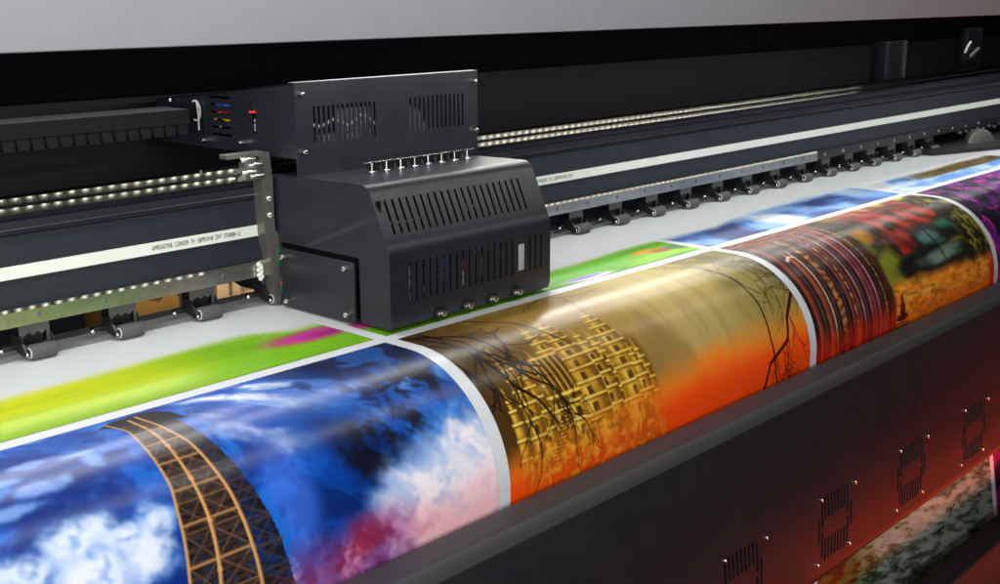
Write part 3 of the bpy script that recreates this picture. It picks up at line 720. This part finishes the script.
# temple towers
p.mix((104, 68, 18), ss(1.215, 1.235, x) * ss(1.545, 1.525, x) * ss(.14, .19, s - .10 * np.abs(x - 1.38)) * .95); p.mix((176, 128, 32), ss(1.215, 1.235, x) * ss(1.545, 1.525, x) * ss(.15, .20, s) * ss(.46, .6, fbm(x * 70, s * 22, 4, 37)) * .8)
def shade(cx, w): return np.clip(((x - cx) / w + 1) / 2, 0, 1)
rt = random.Random(12)
def rect(x0_, x1_, s0_, s1_, c, a=1.0, e=.0010): p.mix(c, ss(x0_ - e, x0_ + e, x) * ss(x1_ + e, x1_ - e, x) * ss(s0_ - e, s0_ + e, s) * ss(s1_ + e, s1_ - e, s) * a)
def tower(cx, w, top, bot=.335):
    # a carved tower of tiers: finial, then ledges that widen downwards
    p.mix((204, 160, 44), p.line([(cx, top - .022), (cx, top + .004)], .0010, .0032, .0012))
    n = max(4, int((bot - top) / .021)); hs = [(.6 + .9 * k / n) for k in range(n)]; tot = sum(hs); v = top
    for k in range(n):
        h = hs[k] / tot * (bot - top); ww = w * (.20 + .80 * min(1, (k + .6) / (n * .55)) ** .8)
        t = np.clip((x - cx + ww) / (2 * ww), 0, 1)
        m = ss(cx - ww - .001, cx - ww + .001, x) * ss(cx + ww + .001, cx + ww - .001, x) * ss(v - .001, v + .001, s) * ss(v + h + .001, v + h - .001, s)
        p.mix((186, 138, 30), m); p.mix((240, 204, 84), m * np.exp(-((t - .30) / .16) ** 2) * .75); p.mix((84, 50, 10), m * ss(.55, .95, t) * .8); p.mix((110, 70, 16), m * ss(.12, .0, t) * .5)
        p.mix((70, 42, 10), m * ss(v + h * .62, v + h, s) * .35)
        rect(cx - ww * 1.10, cx + ww * 1.02, v - .0016, v + .0022, (250, 222, 112), .85); rect(cx - ww, cx + ww, v + .0026, v + .0052, (72, 44, 10), .7)
        if ww > .013 and h > .016:
            q = ww * rt.uniform(.16, .26); c0 = cx - ww * .12; rect(c0 - q, c0 + q, v + h * .38, v + h * .92, (54, 32, 8), .9); rect(c0 - q * 1.5, c0 - q * 1.15, v + h * .34, v + h * .94, (248, 216, 104), .8)
            for d in (.58, -.78): rect(cx + ww * d - .0012, cx + ww * d + .0012, v + h * .3, v + h * .95, (96, 58, 12), .6)
        v += h
for cx, w, top in ((1.520, .015, .205), (1.262, .016, .19), (1.444, .022, .160), (1.340, .026, .110), (1.205, .011, .215), (1.240, .017, .140), (1.420, .020, .150), (1.300, .018, .165), (1.482, .030, .115), (1.505, .016, .21), (1.380, .030, .100)):
    tower(cx, w * 1.05, top)
# open porch with slender columns
rect(1.290, 1.352, .168, .230, (60, 36, 10), .9, .003)
for cx in (1.298, 1.309, 1.321, 1.334, 1.347): p.mix((214, 170, 58), p.line([(cx - .006, .170), (cx, .232)], .0019, soft=.0012) * .95); p.mix((100, 60, 14), p.line([(cx - .003, .170), (cx + .003, .232)], .0010) * .7)
rect(1.284, 1.356, .230, .2345, (248, 214, 98), .9); rect(1.286, 1.354, .2352, .242, (70, 42, 10), .8); rect(1.288, 1.352, .164, .168, (240, 204, 90), .85)
# foot of the temple: broken walls, openings and their reflections
tp = np.interp(x, [1.19, 1.25, 1.30, 1.36, 1.44, 1.50, 1.545], [.31, .285, .300, .288, .292, .285, .33]) + .012 * (vn(np.floor(x * 70) * 3.3, x * 0) - .5)
wallm = ss(tp, tp + .004, s) * ((x > 1.198) & (x < 1.546))
cc = fbm(x * 95, s * 16, 4, 35, .6); c2 = fbm(x * 60, s * 75, 5, 36, .6); p.mix((196, 128, 22), wallm * .75); p.mix((92, 48, 8), wallm * ss(.50, .60, cc) * .75); p.mix((255, 206, 76), wallm * ss(.47, .38, cc) * .6); p.mix((84, 40, 8), wallm * ss(.55, .62, c2) * .6)
for k in range(15): p.mix((56, 34, 10), ((np.abs(x - 1.302 + 0.55 * (s - .265)) < .011) & (np.abs(s - (.245 + .0055 * k)) < .0014)).astype(float) * .9)
p.mix((250, 222, 110), (x > 1.24) * (x < 1.51) * ss(.58, .72, n3) * ss(.12, .2, s) * .28); p.mix((112, 70, 16), (x > 1.24) * (x < 1.52) * ss(.15, .2, s) * ss(.55, .68, n2) * .25)
# sunset at the foot, redder to the edges
p.mix((255, 128, 24), ss(-0.02, 0.04, sky) * (0.86 - 0.35 * wallm) * (0.75 + .4 * n2)); p.mix((255, 70, 10), ss(0.02, 0.075, sky) * (0.88 - 0.35 * wallm))
p.mix((246, 72, 10), ss(.30, .37, s + .03 * (n3 - .5)) * 0.75 * ss(1.56, 1.3, x)); p.mix((255, 190, 50), ss(.27, .33, s) * ss(1.21, 1.26, x) * ss(1.55, 1.5, x) * ss(.55, .66, n3) * .55)
tm = ss(1.18, 1.22, x) * ss(1.58, 1.54, x); p.soften(tm, 2); p.mix((160, 122, 48), tm * ss(.22, .08, s) * .22); p.mix((150, 104, 30), tm * .10)
# branches
rb = random.Random(5)
def branch(x0, s0, ang, L, w, depth, col):
    pts = [(x0, s0)]; a = ang
    for k in range(6):
        a += rb.uniform(-.38, .38); x0 += math.cos(a) * L / 6; s0 += math.sin(a) * L / 6; pts.append((x0, s0))
    p.mix(col, p.line(pts, w, w * 0.45, 0.0010) * 0.95)
    if depth:
        for k in range(3): 
            q = pts[rb.randint(1, 6)]; branch(q[0], q[1], ang + rb.choice((-1, 1)) * rb.uniform(.4, 1.0), L * rb.uniform(.45, .7), w * .55, depth - 1, col)
bk = (22, 15, 8)
branch(1.165, .02, .35, .20, .0042, 3, bk); branch(1.166, .07, .55, .18, .0036, 3, bk); branch(1.175, .0, .15, .28, .0034, 3, bk); branch(1.20, .02, 1.2, .20, .0040, 2, bk); branch(1.166, .13, .9, .10, .003, 2, bk)
p.mix(bk, p.line([(1.18, .03), (1.205, .10), (1.222, .16), (1.235, .20), (1.262, .225), (1.285, .27)], .0034, .0018))
p.mix(bk, p.line([(1.30, .015), (1.345, .07), (1.365, .11), (1.395, .16)], .002, .0014))
br = (36, 26, 8)
TT = [(1.905, .37), (1.893, .33), (1.890, .27), (1.902, .20), (1.898, .14), (1.872, .085), (1.862, .05)]
p.mix(br, p.line(TT, .0026, .0016)); p.mix(br, p.line([(1.87, .09), (1.895, .12), (1.905, .16), (1.928, .185)], .0018, .001))
p.mix((60, 12, 6), p.line([(1.85, .37), (1.875, .315), (1.91, .30), (1.945, .285), (1.965, .245), (1.99, .225), (2.025, .20)], .0032, .004))
for q in ((1.925, .295), (1.95, .275), (1.97, .24), (1.90, .305), (1.94, .285)): branch(q[0], q[1], 1.3 + rb.uniform(-.3, .5), .08, .0018, 2, (120, 30, 8))
for k in range(7): branch(1.90 + .018 * k, .035 + .012 * k, 0.9 + rb.uniform(-.5, .7), .13, .0018, 2, br)
for k in range(5): branch(1.80 + .03 * k, .012, rb.uniform(.2, 1.4), .05, .0014, 1, (60, 52, 20))
p.build('golden temple picture with bare black branches and orange sunset')

# --- picture 3: beads and woven bands, red parasols and a small figure on orange sand
p = Pic(XB[2] + G, XB[3] - G, SF0, 0.43, 520, 260); x, s = p.x, p.s
n0 = fbm(x * 8, s * 8, 5, 41); n1 = fbm(x * 70, s * 4, 4, 42); n2 = fbm(x * 24, s * 24, 6, 43, .55); n3 = fbm(x * 90, s * 90, 4, 44)
p.fill((46, 22, 18)); p.mix((84, 36, 26), ss(.4, .7, n1) * .9)
# vertical bands of beads
xx = x + 0.02 * np.sin(s * 7) 
for c, w, col, bead in ((2.062, .012, (36, 22, 20), 0), (2.090, .010, (122, 50, 32), 0), (2.112, .006, (52, 44, 48), 0), (2.132, .009, (150, 66, 40), 0), (2.150, .0035, (196, 178, 150), 0), (2.166, .009, (46, 24, 26), 0), (2.186, .011, (184, 120, 60), 330), (2.208, .008, (38, 20, 24), 0), (2.226, .006, (130, 50, 46), 0), (2.240, .0035, (200, 150, 100), 260), (2.255, .008, (92, 30, 42), 0), (2.272, .0032, (186, 150, 130), 0), (2.288, .010, (52, 26, 48), 0), (2.306, .0045, (184, 90, 80), 0), (2.322, .009, (112, 42, 64), 0), (2.340, .004, (196, 120, 130), 0), (2.358, .007, (30, 16, 16), 0), (2.372, .004, (170, 130, 60), 420)):
    k = (1 - ss(w * .75, w * 1.15, np.abs(xx - c)))
    if bead: k = k * (0.35 + 0.65 * (np.sin(s * bead + 9 * n3) > -.1))
    p.mix(col, k * (0.7 + .5 * n3)); p.mix((232, 200, 180), k * .35 * (1 - ss(0, w * .35, np.abs(xx - c + w * .3))))
p.mix((70, 64, 70), p.blob(2.13, .09, .05, .02, .5, .6, 30, 45) * .7); p.mix((214, 206, 200), p.line([(2.10, .135), (2.118, .125), (2.132, .13)], .004, .002))
# woven streaks along the top
k = ss(.075, .03, s + .02 * (n2 - .5)) * ss(2.55, 2.38, x)
p.mix((120, 44, 26), k * .9); p.mix((178, 150, 116), k * (np.sin(s * 420 + 8 * n2 + x * 20) > .55) * .7); p.mix((96, 140, 146), k * ss(.56, .7, n2) * ss(2.15, 2.3, x) * .8); p.mix((26, 20, 20), k * (np.sin(s * 260 - x * 30 + 5 * n2) > .7) * .8)
# dark leafy middle and red awnings
m = ss(2.375, 2.40, x)
p.mix((44, 34, 14), m); p.mix((96, 94, 26), m * ss(.48, .62, n2) * ss(2.6, 2.4, x)); p.mix((132, 134, 40), m * p.blob(2.43, .235, .05, .05, .3, .3, 16, 46))
p.mix((196, 120, 30), m * p.blob(2.43, .13, .03, .025, .5, .7, 40, 47) * .7)
red = np.maximum(p.poly([(2.44, .0), (2.90, .0), (2.84, .11), (2.777, .160), (2.662, .183), (2.55, .211), (2.497, .21), (2.47, .166), (2.475, .10)]), 0) * (1 - .0 * x)
red = red * ss(-.03, .02, (n2 - .38) * .3 + .02)
p.mix((160, 38, 24), red * (.75 + .35 * n2)); st = np.sin((x - 2.5) * 78 - s * 55 + 3 * n0)
p.mix((70, 22, 14), red * ss(.0, 1.2, st + 1.6 * (n2 - .5)) * .75); p.mix((206, 74, 34), red * ss(.3, 1.3, -st) * .5); p.mix((26, 24, 14), red * ss(.54, .64, n0 * .5 + n2 * .5) * .85)
p.mix((170, 150, 60), red * ss(.05, .02, s) * ss(.45, .6, n2) * .6)
tq = np.maximum.reduce([p.blob(2.66, .240, .19, .030, .25, .3, 10, 52), p.blob(2.70, .19, .12, .035, .3, .3, 10, 53), p.blob(2.82, .18, .10, .04, .3, .3, 10, 54)])
p.mix((24, 26, 22), tq * .96)
for cx, cs, rx, rs, col in ((2.64, .241, .125, .0125, (128, 156, 144)), (2.72, .227, .085, .008, (104, 134, 124)), (2.665, .186, .052, .017, (96, 140, 134)), (2.70, .205, .04, .007, (60, 90, 80)), (2.790, .168, .045, .014, (34, 106, 80)), (2.840, .178, .035, .013, (52, 122, 92)), (2.79, .215, .05, .006, (140, 116, 60))):
    p.mix(col, p.blob(cx, cs, rx, rs, .45, .35, 24, 48) * .9)
p.mix((22, 18, 12), p.line([(2.66, .08), (2.675, .17), (2.69, .27)], .003) * .8); p.mix((60, 60, 50), ss(.6, .72, n2) * tq * .4)
p.mix((30, 24, 14), ss(2.80, 2.84, x) * ss(.0, .03, s) * .9); p.mix((130, 126, 30), ss(2.80, 2.86, x) * ss(.5, .6, n3 * .6 + n2 * .4) * ss(.28, .24, s)); p.mix((172, 170, 56), ss(2.55, 2.75, x) * ss(.035, .015, s) * ss(.42, .6, n2))
p.mix((20, 14, 12), p.blob(2.49, .245, .10, .02, .5, .4, 20, 49) * .8 * ss(2.44, 2.5, x))
# orange sand
g = ss(.255, .285, s - .02 * (x - 2.6) + .02 * (n2 - .5)) * ss(2.385, 2.41, x)
p.mix((255, 142, 30), g); p.mix((255, 190, 70), g * ss(.5, .66, fbm(x * 30, s * 110, 5, 50)) * .8); p.mix((150, 76, 18), g * ss(.54, .68, fbm(x * 34, s * 130, 5, 51)) * .6)
p.mix((255, 104, 16), g * ss(.30, .36, s) * .65)
gl = ss(.285, .345, s + .03 * (n2 - .5)) * ss(2.41, 2.38, x); p.mix((226, 26, 10), gl * .7); p.mix((255, 84, 26), gl * ss(.45, .62, n1) * .5); p.mix((46, 24, 14), ss(2.385, 2.365, x) * ss(.5, .64, fbm(x * 60, s * 30, 5, 55, .6)) * .2); p.mix((176, 120, 70), ss(2.385, 2.365, x) * ss(.60, .70, fbm(x * 110, s * 40, 4, 56)) * .25)
p.mix((206, 30, 14), ss(2.90, 2.93, x) * ss(.26, .31, s) * .85)
p.soften(ss(2.36, 2.42, x) * ss(.30, .26, s), 5); p.soften(np.ones_like(x), 1)
f = (96, 24, 10)
p.mix(f, p.blob(2.428, .297, .0062, .0080, .2)); p.mix(f, p.blob(2.428, .320, .0125, .0175, .2)); p.mix(f, p.blob(2.428, .338, .026, .0085, .2)); p.mix((170, 60, 20), p.blob(2.425, .316, .004, .010, .6) * .6)
p.mix((110, 30, 10), p.poly([(2.400, .346), (2.456, .346), (2.462, .362), (2.394, .362)]) * (np.sin(s * 900) > -.2))
p.build('picture of dark bead bands, red awnings and a small figure on orange sand')

# --- picture 4: violet night picture
p = Pic(XB[3] + G, XB[4] - G, SF0, 0.43, 360, 220); x, s = p.x, p.s
n2 = fbm(x * 20, s * 20, 6, 61, .55); n3 = fbm(x * 80, s * 50, 4, 62)
p.fill((44, 14, 60)); p.mix((92, 30, 116), ss(.45, .65, n2)); p.mix((18, 8, 30), ss(.52, .35, n2) * .8)
p.mix((214, 44, 150), ss(.62, .72, n3) * ss(.35, .55, n2)); p.mix((220, 40, 44), ss(.27, .36, s) * .8)
p.build('violet night picture with magenta specks')

# --- back row, still being printed: each picture ends ragged where the last pass stopped
def back(i, r1, nx, ns):
    q = Pic(XB[i] + G, XB[i + 1] - G, -r1, R0, nx, ns); q.s = R0 - q.s; return q, q.x, q.s
p, x, r = back(0, .22, 420, 130)
n2 = fbm(x * 5, r * 40, 5, 71); n3 = fbm(x * 14, r * 160, 4, 72)
p.fill((176, 200, 6)); p.mix((208, 214, 10), ss(.05, .11, r) * ss(.95, .6, x)); p.mix((104, 158, 8), ss(.06, .0, r) * (.35 + .6 * n3)); p.mix((96, 166, 10), ss(.80, .98, x + .15 * (n2 - .5)) * .85)
p.mix((150, 190, 30), ss(.5, .7, n3) * .4)
p.mix((196, 54, 150), p.blob(1.10, .088, .085, .026, .5, .3, 12, 73)); p.mix((150, 30, 110), p.blob(1.13, .082, .05, .012, .5) * .7)
e = .118 + .016 * ss(.6, 1., x) - .03 * ss(1.02, 1.1, x); p.mix(W, ss(e, e + .045, r + .012 * (n3 - .5))); 
p.build('lime green picture fading into bare white paper')
p, x, r = back(1, .20, 420, 120)
n2 = fbm(x * 5, r * 40, 5, 75); n3 = fbm(x * 16, r * 150, 4, 76)
p.fill((92, 168, 16)); p.mix((52, 116, 12), ss(.06, .0, r) * (.4 + .5 * n3)); p.mix((150, 196, 30), ss(.45, .7, n2) * .7)
p.mix((214, 206, 232), p.blob(1.68, .012, .07, .014, .5, .3, 20, 77)); p.mix((112, 96, 190), p.blob(1.665, .017, .05, .006, .5)); p.mix((206, 150, 30), p.blob(1.92, .068, .045, .014, .5, .3, 20, 78)); p.mix((150, 66, 24), p.blob(1.965, .052, .04, .012, .5, .3, 20, 79)); p.mix((40, 96, 24), p.blob(2.01, .05, .03, .02, .5))
p.mix((196, 54, 150), p.blob(1.20, .075, .06, .02, .5))
p.mix(W, ss(.075, .108, r + .012 * (n3 - .5) - .02 * ss(1.7, 1.95, x)))
p.build('fresh green picture with an orange spot, fading into white paper')
p, x, r = back(2, .24, 420, 130)
n2 = fbm(x * 9, r * 14, 6, 81, .55); n3 = fbm(x * 18, r * 150, 4, 82)
p.fill((58, 104, 176)); p.mix((20, 40, 104), ss(.5, .66, n2)); p.mix((120, 160, 214), ss(.48, .34, n2)); p.mix((30, 44, 90), ss(.04, .0, r) * ss(.4, .6, n2) * .7)
gap = p.blob(2.415, .065, .055, .075, .5, .5, 16, 83) + p.blob(2.87, .12, .06, .05, .5, .5, 16, 84); p.mix((228, 232, 240), gap * .85); p.mix((80, 130, 200), ss(2.5, 2.9, x) * .35)
e = .085 + .030 * ss(2.1, 2.6, x); p.mix(W, ss(e, e + .04, r + .05 * (n2 - .5) + .01 * (n3 - .5)))
p.build('blue mountain picture with white mist, fading into white paper')
p, x, r = back(3, .24, 320, 130)
n2 = fbm(x * 9, r * 14, 6, 86, .55); n3 = fbm(x * 30, r * 120, 4, 87)
p.fill((86, 138, 206)); p.mix((196, 214, 236), ss(.5, .65, n2) * .8)
k = ss(.055, .07, r + .03 * (n2 - .5)) * ss(3.15, 3.35, x); p.mix((120, 92, 36), k); p.mix((58, 44, 16), k * ss(.5, .62, n3))
p.mix(W, ss(.105, .135, r + .03 * (n2 - .5))); p.mix(W, ss(3.1, 3.0, x) * ss(.03, .06, r))
p.build('pale blue picture with a brown shore, nearest the far end')

# --- hanging prints below the cover
H0, H1 = FL + ARC + 0.19, 1.16
p = Pic(XB[2] + G, XB[3] - G, H0, H1, 380, 330); x, s = p.x, p.s
v = s - H0
n2 = fbm(x * 9 + v * 10, v * 46 - x * 10, 6, 91, .6); n3 = fbm(x * 22 + v * 20, v * 110 - x * 26, 5, 92, .55); n4 = fbm(x * 12, v * 12, 5, 93)
p.fill((132, 142, 124)); p.mix((84, 96, 76), ss(0.42, 0.6, n2) * .8); p.mix((176, 176, 168), ss(0.5, 0.38, n3) * .6)
p.mix((30, 27, 22), ss(.022, .006, np.abs(n2 - .52)) * ss(.42, .54, n3)); p.mix((44, 42, 34), ss(.60, .68, n3 * .6 + n2 * .4) * .7)
gr = ss(2.35, 2.15, x + .3 * (n4 - .5)); p.mix((46, 84, 22), gr * .9); p.mix((14, 26, 10), gr * ss(.48, .56, n3)); p.mix((30, 60, 20), ss(2.75, 2.9, x) * ss(.52, .58, n4) * .9); p.mix((16, 22, 12), ss(2.75, 2.9, x) * ss(.5, .58, n3) * ss(.5, .56, n4))
tb = ss(.20, .13, v + .05 * (n4 - .5)); p.mix((156, 96, 40), tb * ss(2.2, 2.4, x)); p.mix((30, 20, 10), tb * ss(.53, .58, n3))
p.build('hanging picture of pale streaked rock and green moss below the cover')
p = Pic(XB[3] + G, XB[4] - G, H0, H1, 160, 160); x, s = p.x, p.s
n2 = fbm(x * 20, s * 20, 6, 95, .55); p.fill((40, 8, 46)); p.mix((140, 20, 90), ss(.5, .62, n2)); p.mix((30, 14, 70), ss(.45, .3, n2))
p.build('hanging violet picture at the right edge')

# ------------------------------------------------------------------ floor
b = MB(); b.box(-6, 12, -5, 6, -1.20, -1.15); o = b.build('floor', M_floor, smooth=0); o['kind'] = 'structure'

# ------------------------------------------------------------------ light
w = bpy.data.worlds.new('World'); S.world = w; w.use_nodes = True
w.node_tree.nodes['Background'].inputs[0].default_value = (0.62, 0.68, 0.80, 1); w.node_tree.nodes['Background'].inputs[1].default_value = 0.035
def area(name, loc, target, sx, sy, power, col=(1, 1, 1), spread=180):
    l = bpy.data.lights.new(name, 'AREA'); l.shape = 'RECTANGLE'; l.size = sx; l.size_y = sy; l.energy = power; l.color = col; l.spread = math.radians(spread)
    o = bpy.data.objects.new(name, l); C.objects.link(o); o.location = loc
    z = (Vector(loc) - Vector(target)).normalized(); xv = Vector((1, 0, 0)); xv = (xv - z * xv.dot(z)).normalized(); yv = z.cross(xv)
    o.rotation_euler = Matrix((xv, yv, z)).transposed().to_euler(); return o
area('rear_strip_lamp', (3.35, 1.93, 0.62), (3.35, 1.20, 0.0), 3.6, 0.085, 23, (1.0, 0.99, 0.94), 120)
area('rear_side_lamp', (0.85, 1.93, 0.62), (0.85, 1.20, 0.0), 1.4, 0.085, 2.6, (0.98, 0.96, 1.0), 120)
area('top_strip_lamp', (2.0, 1.48, 0.468), (2.0, 1.46, 0.0), 5.4, 0.02, 10, (1.0, 1.0, 0.95), 150)
area('front_strip_lamp', (2.0, 1.045, 0.4635), (2.0, 1.60, 0.02), 5.4, 0.012, 6, (1.0, 1.0, 0.93), 140)
area('room_lamp', (0.2, 0.62, 2.2), (1.0, 0.95, 0.0), 1.5, 0.7, 46, (0.97, 0.98, 1.0))
area('left_room_lamp', (-1.6, -0.1, 0.62), (1.2, 1.4, 0.2), 1.0, 0.5, 56, (1.0, 0.98, 0.96))
area('front_fill', (0.0, -1.4, 0.55), (1.3, 1.1, -0.1), 2.6, 1.0, 34, (1.0, 0.96, 0.94))  # added fill light, brightens the lower curve of the paper
area('red_lamp', (2.95, 0.36, -1.09), (2.65, 0.94, -0.42), 1.7, 0.2, 8.5, (1.0, 0.07, 0.006), 75)
area('low_fill', (2.35, 0.45, -1.0), (2.65, 1.0, -0.68), 0.8, 0.2, 0.4, (0.85, 1.0, 0.95), 50)  # added fill light for the hanging print, no real source there
area('gap_fill', (1.15, 1.735, 0.035), (1.15, 1.85, -0.06), 0.5, 0.02, 0.2, (1.0, 0.95, 0.9))  # invented light hidden under the beam to brighten the cartons

# ------------------------------------------------------------------ camera
R = np.array([[0.67694, -0.17979, 0.71372], [-0.73602, -0.16083, 0.65759], [-0.00344, -0.97047, -0.24120]])
rows = []
cf = 1200.0
dX = np.array([1137., -302., cf]); dX /= np.linalg.norm(dX)
dY = np.array([-1344., -292., cf]); dY -= dX * (dX @ dY); dY /= np.linalg.norm(dY)
dZ = np.cross(dX, dY); dZ *= -np.sign(dZ[1])
R = np.stack([dX, dY, dZ])
cam = bpy.data.cameras.new('Camera'); co = bpy.data.objects.new('Camera', cam); C.objects.link(co)
r = Vector(R[:, 0]); u = -Vector(R[:, 1]); bk_ = -Vector(R[:, 2])
co.matrix_world = Matrix.Translation((0, 0, 0.5)) @ Matrix((r, u, bk_)).transposed().to_4x4()
cam.sensor_width = 36; cam.lens = 36 * cf / 1000; cam.clip_start = 0.02; cam.clip_end = 100
cam.dof.use_dof = True; cam.dof.focus_distance = 1.75; cam.dof.aperture_fstop = 18
S.camera = co
S.view_settings.view_transform = 'Standard'; S.view_settings.look = 'None'; S.view_settings.exposure = 0; S.view_settings.gamma = 1
